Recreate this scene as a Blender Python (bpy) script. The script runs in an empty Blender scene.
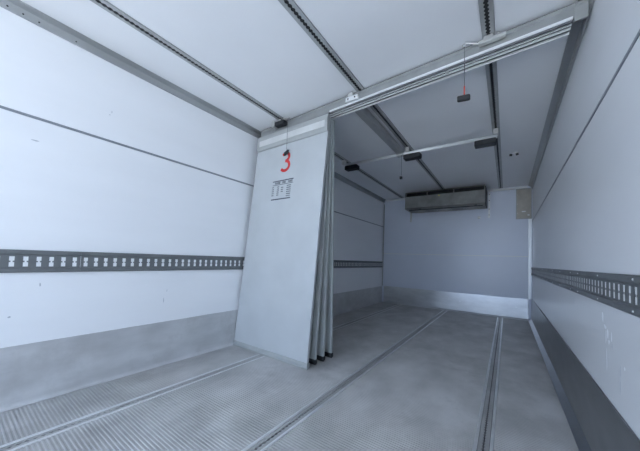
import bpy, bmesh, math, random
from mathutils import Vector, Matrix
random.seed(7)
S = bpy.context.scene
C = S.collection

# ---------------------------------------------------------------- camera
W, H, L, Y0 = 2.46, 2.144, 5.344, -1.9      # inside of the box body: width, height, front wall, rear opening
F, YAW, PITCH, ROLL, CX, CZ, OY = 266.71, 0.6122, 0.0438, 0.0380, 2.1354, 0.8498, 21.34
cam_data = bpy.data.cameras.new('camera')
cam = bpy.data.objects.new('camera', cam_data); C.objects.link(cam)
fw = Vector((-math.sin(YAW)*math.cos(PITCH), math.cos(YAW)*math.cos(PITCH), math.sin(PITCH)))
rt = Vector((math.cos(YAW), math.sin(YAW), 0)); up = rt.cross(fw)
r2 = math.cos(ROLL)*rt + math.sin(ROLL)*up; u2 = -math.sin(ROLL)*rt + math.cos(ROLL)*up
M = Matrix((r2, u2, -fw)).transposed().to_4x4(); M.translation = (CX, 0, CZ)
cam.matrix_world = M
cam_data.sensor_fit = 'HORIZONTAL'; cam_data.sensor_width = 36
cam_data.lens = F/640*36; cam_data.shift_y = OY/640; cam_data.clip_start = 0.02
S.camera = cam

# ---------------------------------------------------------------- world, sun, exposure
wd = bpy.data.worlds.new('world'); S.world = wd; wd.use_nodes = True
bg = wd.node_tree.nodes['Background']
bg.inputs['Color'].default_value = (0.55, 0.705, 0.97, 1); bg.inputs['Strength'].default_value = 1.0   # even, hazy bluish daylight
SUN = Vector((0.75, 0.12, 1.0)).normalized()            # high sun over the truck, lights the yard but not the inside
sd = bpy.data.lights.new('sun', 'SUN'); sd.energy = 7.0; sd.angle = 0.01; sd.color = (.93, .97, 1)
sun = bpy.data.objects.new('sun', sd); C.objects.link(sun)
sun.rotation_euler = (-SUN).to_track_quat('-Z', 'Y').to_euler()
S.view_settings.view_transform = 'Standard'; S.view_settings.look = 'None'
S.view_settings.gamma = 1; S.view_settings.use_curve_mapping = False
S.view_settings.exposure = 2.1
S.cycles.max_bounces = 24; S.cycles.diffuse_bounces = 20; S.cycles.glossy_bounces = 10   # a white box: light bounces many times

# ---------------------------------------------------------------- materials
def mat(name, col, rough=.5, metal=0., var=0., vscale=6., vstretch=(1, 1, 1), rvar=0., bump=0., bscale=60., dirt=None, dscale=2., spec=.5):
    m = bpy.data.materials.new(name); m.use_nodes = True
    nt = m.node_tree; N = nt.nodes; K = nt.links; b = N['Principled BSDF']
    b.inputs['Base Color'].default_value = (*col, 1); b.inputs['Roughness'].default_value = rough
    b.inputs['Metallic'].default_value = metal; b.inputs['Specular IOR Level'].default_value = spec
    if not (var or rvar or bump or dirt): return m
    g = N.new('ShaderNodeNewGeometry'); mp = N.new('ShaderNodeMapping'); mp.inputs['Scale'].default_value = vstretch
    K.new(g.outputs['Position'], mp.inputs['Vector'])
    n = N.new('ShaderNodeTexNoise'); n.inputs['Scale'].default_value = vscale; n.inputs['Detail'].default_value = 6
    K.new(mp.outputs[0], n.inputs['Vector'])
    if var or dirt:
        r = N.new('ShaderNodeValToRGB')
        r.color_ramp.elements[0].position = .3; r.color_ramp.elements[1].position = .7
        r.color_ramp.elements[0].color = (*[c*(1-var) for c in col], 1); r.color_ramp.elements[1].color = (*[min(1, c*(1+var)) for c in col], 1)
        K.new(n.outputs['Fac'], r.inputs['Fac']); out = r.outputs['Color']
        if dirt:
            n2 = N.new('ShaderNodeTexNoise'); n2.inputs['Scale'].default_value = dscale; n2.inputs['Detail'].default_value = 9; n2.inputs['Roughness'].default_value = .7
            K.new(g.outputs['Position'], n2.inputs['Vector'])
            r3 = N.new('ShaderNodeValToRGB'); r3.color_ramp.elements[0].position = .5; r3.color_ramp.elements[1].position = .72
            K.new(n2.outputs['Fac'], r3.inputs['Fac'])
            mx = N.new('ShaderNodeMixRGB'); mx.inputs['Color2'].default_value = (*dirt, 1)
            K.new(r3.outputs['Color'], mx.inputs['Fac']); K.new(out, mx.inputs['Color1']); out = mx.outputs[0]
        K.new(out, b.inputs['Base Color'])
    if rvar:
        mr = N.new('ShaderNodeMapRange'); mr.inputs['From Min'].default_value = .3; mr.inputs['From Max'].default_value = .7
        mr.inputs['To Min'].default_value = max(.05, rough-rvar); mr.inputs['To Max'].default_value = min(1, rough+rvar)
        K.new(n.outputs['Fac'], mr.inputs['Value']); K.new(mr.outputs[0], b.inputs['Roughness'])
    if bump:
        nb = N.new('ShaderNodeTexNoise'); nb.inputs['Scale'].default_value = bscale; nb.inputs['Detail'].default_value = 3
        K.new(g.outputs['Position'], nb.inputs['Vector'])
        bp = N.new('ShaderNodeBump'); bp.inputs['Strength'].default_value = bump; bp.inputs['Distance'].default_value = .002
        K.new(nb.outputs['Fac'], bp.inputs['Height']); K.new(bp.outputs[0], b.inputs['Normal'])
    return m

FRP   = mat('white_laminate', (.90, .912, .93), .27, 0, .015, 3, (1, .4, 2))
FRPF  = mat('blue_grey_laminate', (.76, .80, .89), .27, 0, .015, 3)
CEIL  = mat('ceiling_laminate', (.88, .892, .91), .35, 0, .02, 2, bump=.05, bscale=25)
FLOOR = mat('ribbed_aluminium', (.50, .495, .49), .48, .45, .2, 5, (1, .6, 1), .1, 0, 60, (.36, .355, .35), 1.7)
KICK  = mat('worn_aluminium_sheet', (.34, .35, .36), .36, .9, .10, 4, (1, 1, 3))
KICKL = mat('dusty_aluminium_sheet', (.60, .605, .61), .5, .3, .12, 4, (1, 1, 3), .08, .05, 12, (.50, .50, .50), 3)
KICKF = mat('bright_aluminium_sheet', (.68, .69, .70), .34, .85, .10, 5, (1, 1, 2.5), .06, .02, 9)
ALU   = mat('anodised_aluminium', (.50, .51, .51), .4, .7, .08, 12, rvar=.08)
ALUL  = mat('bright_aluminium', (.86, .87, .87), .35, .3, .03, 10)
TRIM  = mat('grey_corner_profile', (.42, .43, .43), .36, .65, .1, 8, (1, .3, 1))
RAIL  = mat('grey_cargo_profile', (.19, .20, .205), .42, .35, .1, 10, rvar=.08)
DARK  = mat('black_slot', (.012, .013, .015), .6)
TRACK = mat('dull_track_aluminium', (.46, .47, .47), .42, .45, .1, 12)
FASC  = mat('dull_header_aluminium', (.36, .37, .365), .42, .5, .1, 9)
STRIP = mat('pale_cap_strip', (.62, .63, .62), .4, 0, .06, 12)
SEAM  = mat('grey_joint_strip', (.24, .26, .29), .45, .1)
CAV   = mat('white_rail_backing', (.93, .94, .94), .4)
WHITE = mat('white_strip', (.82, .83, .82), .35)
CLOTH = mat('grey_curtain_sheet', (.50, .525, .535), .42, 0, .05, 4, bump=.12, bscale=7)
CAPM  = mat('grey_plastic_cap', (.40, .415, .41), .45, 0, .06, 9)
EDGE  = mat('greenish_panel_edge', (.46, .49, .485), .45, 0, .06, 8)
RUB   = mat('black_rubber', (.025, .027, .03), .55)
EVAP  = mat('dull_evaporator_casing', (.25, .25, .235), .45, .2, .2, 7)
BEIGE = mat('beige_hatch', (.50, .46, .39), .5, 0, .12, 9)
RED   = mat('red_print', (.62, .03, .03), .5)
INK   = mat('dark_print', (.07, .08, .10), .6)
FLIP  = mat('pale_floor_lip', (.78, .79, .79), .36, .5, .08, 9)
STEEL = mat('zinc_bracket', (.62, .62, .60), .38, .6, .1, 20)
GRND  = mat('yard_concrete', (.46, .45, .43), .85, 0, .1, 1.5)
SHELL = mat('outer_shell', (.7, .7, .7), .5)
YEL   = mat('yellow_mark', (.75, .6, .05), .5)
REDC  = mat('red_cord', (.7, .12, .08), .5)
SCUFF = mat('pale_gouge', (.86, .88, .90), .7)
SCUFD = mat('grey_scrape', (.50, .52, .56), .6)

# ---------------------------------------------------------------- mesh helpers (vertices given in world space)
def wloc(o):
    v = Vector((0, 0, 0))
    while o: v += o.location; o = o.parent
    return v
def mk(name, vs, fs, m, parent=None, smooth=False):
    vs = [Vector(v) for v in vs]
    lo = Vector([min(v[i] for v in vs) for i in range(3)]); hi = Vector([max(v[i] for v in vs) for i in range(3)])
    c = (lo+hi)/2
    me = bpy.data.meshes.new(name); me.from_pydata([v-c for v in vs], [], fs)
    bm = bmesh.new(); bm.from_mesh(me); bmesh.ops.recalc_face_normals(bm, faces=bm.faces); bm.to_mesh(me); bm.free()
    me.materials.append(m)
    if smooth:
        for p in me.polygons: p.use_smooth = True
    o = bpy.data.objects.new(name, me); C.objects.link(o)
    o.parent = parent; o.location = c - wloc(parent)
    return o
def empty(name, loc):
    o = bpy.data.objects.new(name, None); C.objects.link(o); o.location = loc; o.empty_display_size = .1
    return o
def tag(o, label, cat, group=None):
    o['label'] = label; o['category'] = cat
    if group: o['group'] = group
    return o
def struct(o): o['kind'] = 'structure'; return o

class MB:
    def __init__(s): s.v = []; s.f = []
    def add(s, vs, fs):
        n = len(s.v); s.v += [Vector(v) for v in vs]; s.f += [tuple(i+n for i in f) for f in fs]; return s
    def box(s, x0, x1, y0, y1, z0, z1, b=0.):
        bm = bmesh.new(); bmesh.ops.create_cube(bm, size=1)
        for v in bm.verts:
            v.co = ((x0+x1)/2+v.co.x*(x1-x0), (y0+y1)/2+v.co.y*(y1-y0), (z0+z1)/2+v.co.z*(z1-z0))
        if b: bmesh.ops.bevel(bm, geom=bm.edges[:], offset=b, segments=1, affect='EDGES', profile=.5)
        return s.bm(bm)
    def bm(s, bm):
        bm.verts.index_update(); s.add([v.co.copy() for v in bm.verts], [[v.index for v in f.verts] for f in bm.faces]); bm.free(); return s
    def tube(s, pts, r, n=10, cap=True):
        pts = [Vector(p) for p in pts]; rs = r if isinstance(r, (list, tuple)) else [r]*len(pts)
        base = len(s.v); ref = None
        for i, p in enumerate(pts):
            t = (pts[min(i+1, len(pts)-1)]-pts[max(i-1, 0)]).normalized()
            if ref is None: ref = t.orthogonal().normalized()
            a = (ref - t*ref.dot(t)).normalized(); ref = a; b = t.cross(a)
            for k in range(n):
                q = 2*math.pi*k/n; s.v.append(p + rs[i]*(math.cos(q)*a+math.sin(q)*b))
        for i in range(len(pts)-1):
            for k in range(n):
                s.f.append((base+i*n+k, base+i*n+(k+1) % n, base+(i+1)*n+(k+1) % n, base+(i+1)*n+k))
        if cap:
            s.f.append(tuple(base+k for k in range(n))[::-1]); s.f.append(tuple(base+(len(pts)-1)*n+k for k in range(n)))
        return s
    def prism_y(s, prof, y0, y1):          # profile of (x,z) swept along y
        n = len(prof); b = len(s.v)
        s.v += [Vector((x, y0, z)) for x, z in prof] + [Vector((x, y1, z)) for x, z in prof]
        s.f += [(b+i, b+(i+1) % n, b+n+(i+1) % n, b+n+i) for i in range(n)]
        s.f += [tuple(b+i for i in range(n)), tuple(b+n+i for i in range(n))]; return s
    def prism_x(s, prof, x0, x1):          # profile of (y,z) swept along x
        n = len(prof); b = len(s.v)
        s.v += [Vector((x0, y, z)) for y, z in prof] + [Vector((x1, y, z)) for y, z in prof]
        s.f += [(b+i, b+(i+1) % n, b+n+(i+1) % n, b+n+i) for i in range(n)]
        s.f += [tuple(b+i for i in range(n)), tuple(b+n+i for i in range(n))]; return s
    def map(s, fn): s.v = [fn(v) for v in s.v]; return s
    def build(s, name, m, parent=None, smooth=False): return mk(name, s.v, s.f, m, parent, smooth)
def box(name, x0, x1, y0, y1, z0, z1, m, parent=None, b=0.):
    return MB().box(x0, x1, y0, y1, z0, z1, b).build(name, m, parent)

# ================================================================ the setting
struct(box('ground', -14, 16, -24, 14, -1.25, -1.05, GRND))
ZS = 1.566                                   # height of the wall joint
T = .07
def wall(name, inner, outer, sx):
    o = struct(box(name, min(inner+sx*.006, outer), max(inner+sx*.006, outer), Y0, L+.07, -.12, H+.1, SHELL))
    a, b = sorted((inner, inner+sx*.006))
    box('wall_panel', a, b, Y0, L, 0, ZS-.007, FRP, o)
    box('wall_panel', a, b, Y0, L, ZS+.007, H, FRP, o)
    a, b = sorted((inner-sx*.003, inner+sx*.006))
    box('joint_strip', a, b, Y0, L, ZS-.0068, ZS+.0068, SEAM, o)
    return o
wl = wall('wall_left', 0, -T, -1)
wr = wall('wall_right', W, W+T, 1)
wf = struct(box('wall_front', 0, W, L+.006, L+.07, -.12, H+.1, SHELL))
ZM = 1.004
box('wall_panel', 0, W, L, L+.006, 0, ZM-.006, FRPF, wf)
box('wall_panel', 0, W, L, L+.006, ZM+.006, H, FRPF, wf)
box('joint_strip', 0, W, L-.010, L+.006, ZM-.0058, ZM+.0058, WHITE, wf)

TX = (.41, 1.23, 2.05)                       # floor tracks
CTX = (.395, 1.217, 2.043)                   # ceiling tracks
ce = struct(box('ceiling', 0, W, Y0, L, H+.006, H+.1, SHELL))
xs = [0] + [v for t in CTX for v in (t-.0315, t+.0315)] + [W]
for i in range(0, 8, 2):
    box('ceiling_panel', xs[i], xs[i+1], Y0, L, H, H+.006, CEIL, ce)

fl = struct(box('floor', 0, W, Y0, L, -.12, -.012, SHELL))
def ribbed(x0, x1):
    m = MB(); p = .0155; y = Y0; vs = []; fs = []
    prof = [(0, 0), (.35, 0), (.5, .0022), (.85, .0022)]
    k = 0
    while y < L-p:
        for a, z in prof: vs += [(x0, y+a*p, z-.0022), (x1, y+a*p, z-.0022)]
        y += p
    vs += [(x0, L, -.0022), (x1, L, -.0022)]
    n = len(vs)//2
    fs = [(2*i, 2*i+1, 2*i+3, 2*i+2) for i in range(n-1)]
    m.add(vs, fs)
    m.add([(x0, Y0, -.012), (x1, Y0, -.012), (x0, L, -.012), (x1, L, -.012)], [(0, 1, 3, 2)])
    return m
fx = [0] + [v for t in TX for v in (t-.0405, t+.0405)] + [W]
for i in range(0, 8, 2):
    ribbed(fx[i], fx[i+1]).build('floor_panel', FLOOR, fl)

# kick plates with a coved foot
KZ, KZR, KZF = .326, .352, .335
struct(MB().prism_y([(.001, .001), (.020, .001), (.020, .003), (.012, .010), (.008, .024), (.006, KZ), (.001, KZ)], Y0, L-.008).build('baseboard_left', KICKL))
struct(MB().prism_y([(W-.001, .001), (W-.044, .001), (W-.044, .006), (W-.010, .040), (W-.006, KZR), (W-.001, KZR)], Y0, L-.008).build('baseboard_right', KICK))
kf = struct(MB().prism_x([(L-.001, .001), (L-.03, .001), (L-.03, .006), (L-.006, .022), (L-.005, KZF), (L-.001, KZF)], .046, W-.046).build('baseboard_front', KICKF))
for x in (.62, 1.46, 2.26):
    MB().tube([(x, L-.007, .19), (x, L-.0095, .19)], .008, 8).build('rivet', ALUL, kf)

# corner profiles
t1 = struct(MB().prism_y([(.001, H-.001), (.036, H-.001), (.036, H-.008), (.012, H-.024), (.009, H-.066), (.001, H-.066)], Y0, L-.002).build('trim_1', TRIM))
t2 = struct(MB().prism_y([(W-.001, H-.001), (W-.052, H-.001), (W-.052, H-.008), (W-.014, H-.030), (W-.010, H-.066), (W-.001, H-.066)], Y0, L-.002).build('trim_2', TRIM))
for y in (.13, .185, .245, .40):
    MB().tube([(.0092, y, H-.050), (.012, y, H-.050)], .004, 8).build('screw', DARK, t1)
struct(box('trim_3', W-.05, W-.007, L-.016, L-.002, KZF+.003, H-.09, ALUL, None, .003))
struct(box('trim_4', .064, W-.064, L-.040, L-.002, H-.046, H-.016, WHITE, None, .003))
struct(box('trim_5', .0065, .020, L-.018, L-.002, KZF+.003, H-.10, TRIM, None, .003))

# ================================================================ tracks with scalloped slots
def scallop(x, y0, y1, half, pitch, r0, r1, zf, zb, seg=8):
    """two lips of a slotted track; zf visible face, zb hidden face"""
    m = MB()
    n = int((y1-y0)/pitch*seg); ys = [y0+(y1-y0)*i/n for i in range(n+1)]
    for s in (-1, 1):
        vs = []; fs = []
        for y in ys:
            ph = ((y-y0)/pitch) % 1 - .5
            w = max(r0, math.sqrt(max(0, r1*r1-(ph*pitch)**2)))
            a = x+s*w; b = x+s*half
            vs += [(a, y, zf), (b, y, zf), (a, y, zb), (b, y, zb)]
        for i in range(n):
            k = 4*i
            fs += [(k, k+1, k+5, k+4), (k, k+4, k+6, k+2), (k+1, k+3, k+7, k+5), (k+2, k+6, k+7, k+3)]
        fs += [(0, 2, 3, 1), (4*n, 4*n+1, 4*n+3, 4*n+2)]
        m.add(vs, fs)
    return m
CL = ['slotted aluminium ceiling track nearest the left wall, above the folded grey curtains',
      'middle slotted aluminium ceiling track leading to the evaporator unit',
      'slotted aluminium ceiling track nearest the right wall']
for x, lab in zip(CTX, CL):
    t = tag(empty('ceiling_track', (x, (Y0+L)/2, H)), lab, 'track', 'slotted ceiling tracks')
    scallop(x, Y0, L-.03, .030, .0254, .0062, .0122, H-.009, H-.006).build('slotted_face', TRACK, t)
    box('slot_back', x-.0142, x+.0142, Y0, L-.03, H-.0058, H+.002, DARK, t)
    for s in (-1, 1):
        a, b = sorted((x+s*.0145, x+s*.030)); box('side_web', a, b, Y0, L-.03, H-.0058, H+.004, TRACK, t)
FLB = ['slotted floor track nearest the left wall, running under the folded curtains',
       'middle slotted floor track running the length of the floor',
       'slotted floor track nearest the right wall, between two pale lips']
for x, lab in zip(TX, FLB):
    t = tag(empty('floor_track', (x, (Y0+L)/2, 0)), lab, 'track', 'slotted floor tracks')
    scallop(x, Y0, L-.035, .022, .0254, .0020, .0074, -.0015, -.008).build('slotted_face', FLOOR, t)
    box('slot_back', x-.0243, x+.0243, Y0, L-.035, -.0115, -.009, DARK, t)
    for s in (-1, 1):
        a, b = sorted((x+s*.0245, x+s*.0395)); MB().prism_y([(a, -.011), (b, -.011), (b, -.001), ((a+b)/2+s*.004, .0012), (a, .0004)], Y0, L-.035).build('raised_lip', FLIP, t)

# ================================================================ wall cargo rails
def cargo_rail(wallx, s, lab, joints):
    """s: +1 the rail faces +x (left wall), -1 faces -x"""
    r = tag(empty('cargo_rail', (wallx, (Y0+L)/2, .714)), lab, 'cargo rail', 'slotted cargo rails on the side walls')
    z0, z1 = .714, .836; X = lambda d: wallx+s*d
    ends = [Y0]+joints+[L-.035]
    for a, b in zip(ends[:-1], ends[1:]):
        b2 = b-.0015 if b != ends[-1] else b
        m = MB()
        # flanges: upper and lower moulded edges
        m.prism_y([(X(.001), z1), (X(.010), z1), (X(.014), z1-.006), (X(.014), z1-.022), (X(.008), z1-.027), (X(.001), z1-.027)], a, b2)
        m.prism_y([(X(.001), z0), (X(.010), z0), (X(.014), z0+.006), (X(.014), z0+.022), (X(.008), z0+.027), (X(.001), z0+.027)], a, b2)
        m.build('edge_profile', RAIL, r)
        # slotted web: grid with holes (two square openings joined by a neck)
        p = .0505; n = int(round((b-a)/p)); p = (b2-a)/n
        zz = [z0+.027, .7465, .7695, .7775, .8005, z1-.027]
        vs = []; fs = []; d0, d1 = .0056, .0046
        for k in range(n):
            y = a+k*p
            yy = [y, y+p*.28, y+p*.39, y+p*.55, y+p*.66, y+p]
            g = {}
            for i, yv in enumerate(yy):
                for j, zv in enumerate(zz):
                    g[i, j] = len(vs); vs.append((X(d0), yv, zv)); vs.append((X(d1), yv, zv))
            hole = set([(i, 1) for i in (1, 2, 3)] + [(i, 3) for i in (1, 2, 3)] + [(2, 2)])
            for i in range(5):
                for j in range(5):
                    if (i, j) not in hole: fs.append((g[i, j], g[i+1, j], g[i+1, j+1], g[i, j+1]))
                    else:
                        for di, dj, e0, e1 in ((-1, 0, (i, j), (i, j+1)), (1, 0, (i+1, j), (i+1, j+1)), (0, -1, (i, j), (i+1, j)), (0, 1, (i, j+1), (i+1, j+1))):
                            if (i+di, j+dj) not in hole: fs.append((g[e0], g[e1], g[e1]+1, g[e0]+1))
        mk('slotted_web', vs, fs, RAIL, r)
        m = MB(); y = a+.06
        while y < b and s < 0:
            for z in (z0+.013, z1-.013): m.tube([(X(.0141), y, z), (X(.0165), y, z)], [.0034, .0025], 8)
            y += .38
        if m.v: o = m.build('rivet_row', ALUL, r); o['kind'] = 'stuff'
    a, b = sorted((X(.0015), X(.0043)))
    box('white_backing', a, b, Y0, L-.035, z0+.0275, z1-.0275, CAV, r)
    return r
cargo_rail(0, 1, 'grey slotted cargo rail along the left wall, passing behind the folded curtains', [.4995, 3.47])
cargo_rail(W, -1, 'dark grey slotted cargo rail along the right wall', [2.1])

# ================================================================ bulkhead carriage under the ceiling
YH = lambda x: 1.83-.055*x                    # slightly skewed header
ZT = H-.0135; ZB = 2.058
bc = tag(empty('bulkhead_carriage', (1.23, YH(1.23), ZB)), 'grey aluminium partition header with crossbar, spanning under the ceiling above the curtains', 'partition carriage')
def hd(m): return m.map(lambda v: Vector((v.x, v.y+YH(v.x), v.z)))
x0h, x1h = .062, W-.005
hd(MB().prism_x([(.0, ZB), (.012, ZB), (.012, ZT-.012), (.095, ZT-.012), (.095, ZT), (-.004, ZT), (-.004, ZT-.014), (0, ZT-.018)], x0h, 2.395)).build('fascia', FASC, bc)
hd(MB().prism_x([(-.002, ZB-.016), (.010, ZB-.016), (.010, ZT-.014), (.094, ZT-.014), (.094, ZT-.002), (-.008, ZT-.002), (-.008, ZT-.014), (-.004, ZT-.018)], 2.3955, W-.016)).build('end_cap', FASC, bc)
hd(MB().prism_x([(-.0005, ZB-.004), (-.0005, ZB+.012), (-.004, ZB+.012), (-.007, ZB+.008), (-.007, ZB-.002), (-.004, ZB-.004)], .935, 2.39)).build('front_lip', ALUL, bc)
for k, (y, w, d) in enumerate(((.0005, .011, .012), (.026, .008, .010), (.050, .010, .012), (.084, .009, .014))):
    hd(MB().prism_x([(y, ZB-.001), (y, ZB-d+.002), (y+.002, ZB-d), (y+w-.002, ZB-d), (y+w, ZB-d+.002), (y+w, ZB-.001)], x0h, 2.39)).build('track_ridge', RAIL if k == 0 else ALUL, bc)  # front ridge in dark grey, so its colour gives the shaded gap under the lip
hd(MB().box(x0h, 2.39, .0125, .0945, ZB+.006, ZB+.012)).build('channel_shade_back', RUB, bc)  # back plate coloured black: the shade inside the grooves is painted in
hd(MB().box(x0h, 2.39, .0126, .018, ZB-.0005, ZB+.0055)).build('channel_web', RAIL, bc)
hd(MB().box(x0h, 2.39, .083, .0945, ZB-.0005, ZB+.0055)).build('channel_web', RAIL, bc)
for a, b in ((.064, CTX[0]-.032), (CTX[0]+.032, CTX[1]-.032), (CTX[1]+.032, CTX[2]-.032), (CTX[2]+.032, 2.39)):
    hd(MB().box(a, b, .01, .05, ZT+.0005, H-.0005)).build('top_seal', RUB, bc)
# arm along the middle track and the rear crossbar
YB, ZX = 2.95, 2.066
MB().prism_y([(1.105, 2.062), (1.165, 2.062), (1.175, 2.075), (1.175, 2.112), (1.165, 2.122), (1.105, 2.122), (1.095, 2.112), (1.095, 2.075)], YH(1.15)+.0955, YB-.03).build('arm', ALU, bc)
MB().tube([(.43, YB, ZX), (2.055, YB, ZX)], .0185, 14).build('crossbar', ALUL, bc, True)
MB().box(1.095, 1.175, YB-.0295, YB+.03, 2.045, 2.10, .004).build('arm_clamp', STEEL, bc)
for x, a, b in ((CTX[0]+.07, .43, .60), (CTX[1]+.06, 1.18, 1.36), (CTX[2]-.06, 1.87, 2.045)):
    s = MB().box(a, b, YB-.045, YB+.045, ZX-.075, ZX-.024, .006).build('shuttle_block', RUB, bc)
    for xx in (a+.045, b-.045): MB().tube([(xx, YB-.005, ZX-.023), (xx, YB-.005, ZX-.016)], .014, 10).build('shuttle_knob', WHITE, s)
for x in CTX:
    MB().box(x-.02, x+.02, YB-.03, YB+.03, ZX+.012, H-.0125, .003).build('track_shoe', STEEL, bc)
# front shuttles in the ceiling tracks
g = MB().box(.30, .335, YH(.36)-.075, YH(.36)-.012, H-.072, H-.0125, .004).build('shuttle_plate', STEEL, bc)
g = MB().box(.335, .455, YH(.36)-.072, YH(.36)-.014, H-.070, H-.030, .006).build('shuttle_block', RUB, bc)
MB().tube([(.395, YH(.39)-.06, H-.028), (.40, YH(.39)-.06, H-.016)], .012, 10).build('shuttle_knob', STEEL, g)
MB().box(.455, .52, 1.728, 1.752, H-.038, H-.028, .002).build('release_lever', STEEL, g)
g = MB().box(1.105, 1.212, YH(1.15)-.034, YH(1.15)-.0085, 2.062, 2.098, .003).build('shuttle_plate', ALUL, bc)
for x in (1.128, 1.186): MB().tube([(x, YH(1.15)-.034, 2.08), (x, YH(1.15)-.037, 2.08)], .006, 8).build('bolt', RUB, g)
MB().box(1.125, 1.165, YH(1.15)-.030, YH(1.15)-.010, 2.0985, H-.0125, .003).build('release_catch', STEEL, g)
g = MB().box(1.995, 2.125, YH(2.05)-.040, YH(2.05)-.0085, 2.092, 2.112, .004).build('shuttle_plate', STEEL, bc)
MB().box(2.02, 2.066, YH(2.05)-.035, YH(2.05)-.0085, 2.1125, H-.0125, .003).build('release_catch', STEEL, g)
MB().tube([(2.09, YH(2.05)-.030, 2.1125), (2.09, YH(2.05)-.030, 2.124)], .008, 8).build('bolt', STEEL, g)
MB().tube([(1.928, YH(2)-.048, 2.124), (1.9945, YH(2)-.024, 2.106)], .005, 8).build('release_lever', STEEL, g)

# ================================================================ hanging curtain panels
def sheet(name, TL, TR, BL, BR, thick, m, parent, bulge=0., nx=8, nz=16, sag=0.):
    """panel with corners of its front face; thickness goes towards +y"""
    TL, TR, BL, BR = map(Vector, (TL, TR, BL, BR)); vs = []; fs = []
    for side in (0, 1):
        for j in range(nz+1):
            for i in range(nx+1):
                u, t = i/nx, j/nz
                p = TL.lerp(TR, u).lerp(BL.lerp(BR, u), t)
                p.y += bulge*math.sin(math.pi*t)*(.4+.6*u) + sag*math.sin(math.pi*t)*math.sin(5*u+3*t) + side*thick
                vs.append(p)
    q = (nx+1)*(nz+1); I = lambda s, i, j: s*q+j*(nx+1)+i
    for j in range(nz):
        for i in range(nx):
            for s in (0, 1): fs.append((I(s, i, j), I(s, i+1, j), I(s, i+1, j+1), I(s, i, j+1)))
    for j in range(nz):
        for i in (0, nx): fs.append((I(0, i, j), I(0, i, j+1), I(1, i, j+1), I(1, i, j)))
    for i in range(nx):
        for j in (0, nz): fs.append((I(0, i, j), I(0, i+1, j), I(1, i+1, j), I(1, i, j)))
    return mk(name, vs, fs, m, parent)
def lerp3(a, b, t): return Vector(a).lerp(Vector(b), t)
PANELS = [  # TL, TR, BL, BR of the front face
    ((.066, 1.792, 1.895), (.925, 1.770, 1.895), (.012, 1.660, .045), (.886, 1.660, .045)),
    ((.085, 1.846, 2.035), (.905, 1.812, 2.035), (.060, 1.790, .040), (.880, 1.772, .040)),
    ((.090, 1.873, 2.035), (.908, 1.838, 2.035), (.062, 1.900, .040), (.890, 1.872, .040)),
    ((.095, 1.900, 2.035), (.912, 1.864, 2.035), (.064, 2.010, .040), (.898, 1.985, .040))]
PL = ['grey curtain panel printed with a red 3, hanging in front of the folded stack',
      'grey curtain panel directly behind the one with the red 3',
      'third grey curtain panel of the folded stack, between its neighbours',
      'rearmost grey curtain panel of the folded stack, farthest from the red 3']
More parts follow.
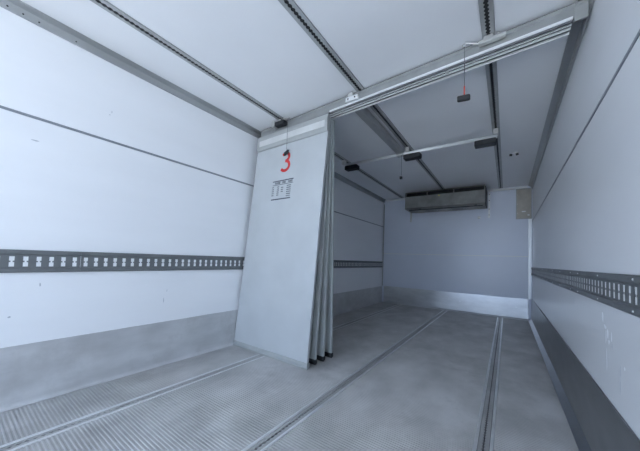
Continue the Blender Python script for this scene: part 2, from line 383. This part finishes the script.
for k, (TL, TR, BL, BR) in enumerate(PANELS):
    base = Vector(BL).lerp(Vector(BR), .5); base.z = 0
    t = tag(empty('curtain_panel', base), PL[k], 'curtain', 'folded curtain panels under the header')
    th = .020 if k == 0 else .016
    bul = (-.004, .012, .010, .004)[k]
    s = sheet('sheet', TL, TR, BL, BR, th, CLOTH if k == 0 else EDGE, t, bul, sag=.003)
    # stiff edge strip down the free side, following the sheet
    e = MB(); n = 16; pts = []
    for j in range(n+1):
        tt = j/n; p = lerp3(TR, BR, tt); p.y += bul*math.sin(math.pi*tt) + .003*math.sin(math.pi*tt)*math.sin(5+3*tt)
        x = p.x+.0008; w = (.010, .020, .018, .018)[k]
        pts.append([(x, p.y-.001, p.z), (x+w*.25, p.y-.002, p.z), (x+w*.35, p.y+th*.5, p.z), (x+w*.25, p.y+th+.002, p.z), (x, p.y+th+.001, p.z)])
    vs = [q for r in pts for q in r]; fs = []
    for j in range(n):
        for i in range(5): fs.append((j*5+i, j*5+(i+1) % 5, j*5+5+(i+1) % 5, j*5+5+i))
    fs += [tuple(range(5)), tuple(n*5+i for i in range(5))]
    e.add(vs, fs).build('edge_strip', CLOTH if k == 0 else EDGE, t)
    # floor sweep
    b = MB(); a0 = Vector(BL); a1 = Vector(BR)
    prof = [(-.006, .0445 if k == 0 else .0395), (-.010, .030), (-.006, .010), (-.020 if k == 0 else -.008, .003), (-.014 if k == 0 else -.005, .0015), (.010, .0015), (th+.004, .012), (th+.004, .0445 if k == 0 else .0395)]
    vs = [(a0.x, a0.y+y, z) for y, z in prof]+[(a1.x+.010, a1.y+y, z) for y, z in prof]; m_ = len(prof)
    b.add(vs, [(i, (i+1) % m_, m_+(i+1) % m_, m_+i) for i in range(m_)]+[tuple(range(m_)), tuple(range(m_, 2*m_))])
    b.build('floor_sweep', CAPM if k == 0 else RUB, t)
    if k == 0:
        # top cap with white strip
        cp = MB().prism_x([(-.012, 1.8955), (-.016, 1.906), (-.016, 2.006), (-.008, 2.040), (.012, 2.040), (.012, 1.8955)], .066, .928)
        cp.map(lambda v: Vector((v.x, v.y+1.795-.026*v.x, v.z))); cap = cp.build('top_cap', CAPM, t)
        ws = MB().box(.105, .905, -.021, -.0162, 1.934, 1.990, .002).map(lambda v: Vector((v.x, v.y+1.795-.026*v.x, v.z)))
        ws.build('pale_strip', STRIP, cap)
        # print on the sheet
        def on(x, z, off=.0009):
            tt = (TL[2]-z)/(TL[2]-BL[2]); a = lerp3(TL, BL, tt); c = lerp3(TR, BR, tt); u = (x-a.x)/(c.x-a.x)
            p = a.lerp(c, u); p.y += bul*math.sin(math.pi*tt)*(.4+.6*u) + .003*math.sin(math.pi*tt)*math.sin(5*u+3*tt)
            return Vector((x, p.y-off, z))
        def stroke(pts, w, name, m_):
            vs = []; fs = []
            for i, (x, z) in enumerate(pts):
                xa, za = pts[max(i-1, 0)]; xb, zb = pts[min(i+1, len(pts)-1)]
                d = math.hypot(xb-xa, zb-za); nx_, nz_ = -(zb-za)/d*w/2, (xb-xa)/d*w/2
                for off in (.0016, .0004): vs += [on(x+nx_, z+nz_, off), on(x-nx_, z-nz_, off)]
            n_ = len(pts)
            for i in range(n_-1):
                q = 4*i; fs += [(q, q+1, q+5, q+4), (q+2, q+6, q+7, q+3), (q, q+4, q+6, q+2), (q+1, q+3, q+7, q+5)]
            fs += [(0, 2, 3, 1), (4*n_-4, 4*n_-3, 4*n_-1, 4*n_-2)]
            return mk(name, vs, fs, m_, s)
        pts = []
        cx3, zu, zl = .470, 1.768, 1.684
        for d in range(150, -91, -15): pts.append((cx3+.043*math.cos(math.radians(d)), zu+.038*math.sin(math.radians(d))))
        for d in range(90, -151, -15): pts.append((cx3+.052*math.cos(math.radians(d)), zl+.046*math.sin(math.radians(d))))
        stroke(pts, .027, 'number_print', RED)
        # small printed table: heavy rules and rows of tiny marks
        X0, X1, ZA, ZB2 = .332, .592, 1.548, 1.376
        stroke([(X0, ZA), (X1, ZA)], .009, 'printed_rule', INK); stroke([(X0-.004, ZB2), (X1-.02, ZB2)], .010, 'printed_rule', INK)
        stroke([(X0, ZA-.036), (X1, ZA-.036)], .0045, 'printed_rule', INK)
        rnd = random.Random(3); tm = MB()
        def blot(xa, xb, za, zb_):
            v = [on(xa, za, .0015), on(xb, za, .0015), on(xb, zb_, .0015), on(xa, zb_, .0015)]
            v2 = [p+Vector((0, .001, 0)) for p in v]
            tm.add(v+v2, [(0, 1, 2, 3), (7, 6, 5, 4), (0, 4, 5, 1), (1, 5, 6, 2), (2, 6, 7, 3), (3, 7, 4, 0)])
        for xa, xb in ((X0+.03, X0+.10), (X0+.125, X0+.165), (X0+.20, X0+.25)):
            for zz in (ZA-.013, ZA-.023): 
                x = xa
                while x < xb: w_ = rnd.uniform(.006, .016); blot(x, min(x+w_, xb), zz-.004, zz+.003); x += w_+.003
        for xa, xb, rows in ((X0-.002, X0+.022, 5), (X0+.062, X0+.088, 5), (X0+.115, X0+.14, 3), (X0+.185, X0+.235, 6)):
            for r_ in range(rows):
                zz = ZA-.055-r_*.019 - (.01 if rows == 3 else 0); x = xa
                while x < xb: w_ = rnd.uniform(.004, .012); blot(x, min(x+w_, xb), zz-.0045, zz+.0035); x += w_+.003
        o = mk('printed_text', tm.v, tm.f, INK, s); o['kind'] = 'stuff'

# ================================================================ pull cords
def pull(loc, zend, lab, ring=True, wd_=.066, red=True, tilt=-.10):
    x, y, z = loc
    z -= .0165 if ring else 0
    t = tag(empty('pull_cord', (x, y, zend)), lab, 'pull cord', 'pull cords hanging from the ceiling carriage')
    if ring:
        pts = [(x+.010*math.cos(a*math.pi/6), y, z+.010*math.sin(a*math.pi/6)) for a in range(13)]
        MB().tube(pts, .002, 6).build('ring', STEEL, t)
    zr = zend+.035+(.05 if red else .0)
    MB().tube([(x, y, z-.011), (x+.002, y, (z+zr)/2), (x+.003, y, zr)], .0022, 6).build('cord', RAIL, t)
    if red: MB().tube([(x+.003, y, zr), (x+.003, y, zend+.034)], .0038, 6).build('red_sleeve', REDC, t)
    MB().box(x-wd_/2, x+wd_/2, y-.010, y+.010, zend, zend+.033, .005).map(lambda v: Vector((v.x, v.y, v.z+(v.x-x)*tilt))).build('handle', RUB, t)
pull((1.928, YH(2)-.058, 2.121), 1.776, 'cord with red sleeve and black T handle hanging below the header on the right')
pull((.503, 1.741, 2.105), 1.772, 'thin cord with small black handle hanging in front of the red 3', False, .05, False, .45)
pull((1.16, YB-.035, 2.055), 1.77, 'thin cord with tiny black handle hanging from the crossbar middle', False, .03, False)

# ================================================================ evaporator unit on the front wall
ev = tag(empty('evaporator_unit', (1.22, L-.24, 1.79)), 'dark grey flat evaporator unit under the ceiling on the front wall', 'evaporator')
ex0, ex1, yf, yb_ = .585, 1.845, L-.45, L-.03
body = MB().prism_x([(yf+.03, 1.815), (yf, 1.835), (yf+.012, 2.045), (yb_, 2.045), (yb_, 1.815)], ex0, ex1).build('casing', EVAP, ev)
box('side_panel', ex0-.004, ex0-.0005, yf+.01, yb_, 1.82, 2.10, EVAP, ev)
box('side_panel', ex1+.0005, ex1+.012, yf-.004, yb_, 1.81, 2.10, RUB, ev)
box('intake_back', ex0, ex1, yf+.06, yf+.07, 2.0455, 2.115, DARK, ev)
box('top_plate', ex0, ex1, yf+.012, yb_, 2.1155, 2.122, EVAP, ev)
for xa in (ex0, .96, 1.385, ex1-.012):
    box('intake_post', xa, xa+.012, yf+.014, yf+.055, 2.0455, 2.115, EVAP, ev)
for xa, xb in ((.972, 1.385), (.597, .96), (1.397, ex1-.012)):
    for z in (2.062, 2.079, 2.096): box('intake_slat', xa, xb, yf+.03, yf+.05, z, z+.003, RUB, ev)
box('drip_tray', ex0+.07, ex1-.01, yf+.012, yb_-.03, 1.803, 1.8145, EVAP, ev, .004)
MB().tube([(ex0+.07, yf+.03, 1.795), (ex1-.03, yf+.03, 1.795)], .006, 8).build('dark_rod', RUB, ev)  # thin black rod drawing the dark line below the tray
for i in range(3):
    cxx = .80+i*.42
    m = MB()
    for rr in (.04, .08, .12):
        pts = [(cxx+rr*math.cos(a*math.pi/10), L-.22+rr*math.sin(a*math.pi/10), 1.794) for a in range(21)]
        m.tube(pts, .002, 6, False)
    m.build('fan_guard', STEEL, ev)
for x in (.83, 1.70):
    MB().tube([(x, yf+.03, 1.808), (x+.03, yf+.022, 1.808)], .012, 8).build('latch', DARK, ev)
MB().tube([(1.165, yf+.011, 2.02), (1.165, yf+.005, 2.02)], .012, 10).build('indicator', YEL, ev)
box('mounting_strap', .555, .584, L-.012, L-.002, 1.64, 1.83, STEEL, ev, .002)
b = box('mounting_strap', 1.868, 1.896, L-.014, L-.002, 1.65, 2.09, ALUL, ev, .002)
for z in (1.70, 1.80, 1.95, 2.05): MB().tube([(1.882, L-.0145, z), (1.882, L-.018, z)], .007, 8).build('bolt', RUB, b)
dr = tag(empty('drain_fitting', (1.74, L, 1.655)), 'small white drain fitting on the front wall below the evaporator', 'fitting')
MB().tube([(1.735, L-.002, 1.665), (1.735, L-.03, 1.665), (1.76, L-.034, 1.650)], [.012, .012, .008], 8).build('pipe_stub', WHITE, dr)
box('wall_plate', 1.715, 1.755, L-.006, L-.001, 1.645, 1.685, STEEL, dr)

# hatch at the top right of the front wall
ha = tag(empty('access_hatch', (2.352, L, 1.60)), 'beige grey access hatch high in the right corner of the front wall', 'hatch')
box('plate', 2.262, 2.444, L-.022, L-.017, 1.616, 2.086, BEIGE, ha, .002)
box('frame', 2.250, 2.2615, L-.026, L-.0165, 1.604, 2.098, TRIM, ha, .002)
box('frame', 2.4445, 2.452, L-.026, L-.0165, 1.604, 2.098, TRIM, ha, .002)
box('frame', 2.262, 2.444, L-.026, L-.0165, 1.604, 1.6155, TRIM, ha, .002)
box('frame', 2.262, 2.444, L-.026, L-.0165, 2.0865, 2.098, TRIM, ha, .002)
box('latch', 2.325, 2.375, L-.030, L-.0225, 1.715, 1.733, ALUL, ha, .003)
box('latch', 2.398, 2.425, L-.030, L-.0225, 1.655, 1.675, ALUL, ha, .003)
for z in (1.70, 1.85, 2.0): MB().tube([(2.27, L-.0225, z), (2.27, L-.026, z)], .004, 8).build('screw', ALUL, ha)

# twin sensor on the ceiling
sn = tag(empty('ceiling_sensor', (2.194, 3.715, H)), 'small twin black and white ceiling fitting near the right ceiling track', 'ceiling fitting')
box('plate', 2.160, 2.228, 3.700, 3.730, H-.014, H-.0005, WHITE, sn, .003)
MB().tube([(2.152, 3.70, H-.022), (2.178, 3.70, H-.026)], .013, 10).build('bulb', RUB, sn)
MB().tube([(2.210, 3.70, H-.026), (2.236, 3.70, H-.022)], .013, 10).build('bulb', RUB, sn)

# ================================================================ gouges and scrapes in the laminate
def scuff(wallo, x, s, y, z, w, h, m, seed, n=9):
    r = random.Random(seed); vs = [(x+s*.0012, y, z)]
    for i in range(n):
        a = 2*math.pi*i/n; k = r.uniform(.45, 1)
        vs.append((x+s*.0004, y+w*.5*k*math.cos(a), z+h*.5*k*math.sin(a)))
    vs.append((x-s*.002, y, z))
    mk('gouge', vs, [(0, 1+i, 1+(i+1) % n) for i in range(n)]+[(n+1, 1+i, 1+(i+1) % n) for i in range(n)], m, wallo)
for i, (y, z, w, h) in enumerate(((1.58, .655, .03, .06), (1.55, .62, .05, .02), (1.515, .60, .02, .06), (1.50, .57, .035, .025), (1.47, .60, .02, .05), (1.54, .58, .012, .07), (1.53, .50, .012, .12), (1.335, .52, .02, .02))):
    scuff(wr, W, -1, y, z, w, h, SCUFF, i)
for i, (y, z, w, h) in enumerate(((2.158, .651, .018, .05), (1.375, .50, .007, .05), (1.38, .45, .004, .10), (1.46, .56, .006, .03))):
    scuff(wr, W, -1, y, z, w, h, SCUFD, 20+i)
for i, (y, z, w, h) in enumerate(((.93, 2.015, .07, .012), (.335, .645, .008, .03), (1.0, .49, .006, .07), (1.02, .56, .005, .03), (.23, .48, .02, .015), (.59, 1.737, .01, .012), (.60, 1.76, .006, .02), (.27, 1.44, .05, .01))):
    scuff(wl, 0, 1, y, z, w, h, SCUFD if i else SCUFF, 40+i)
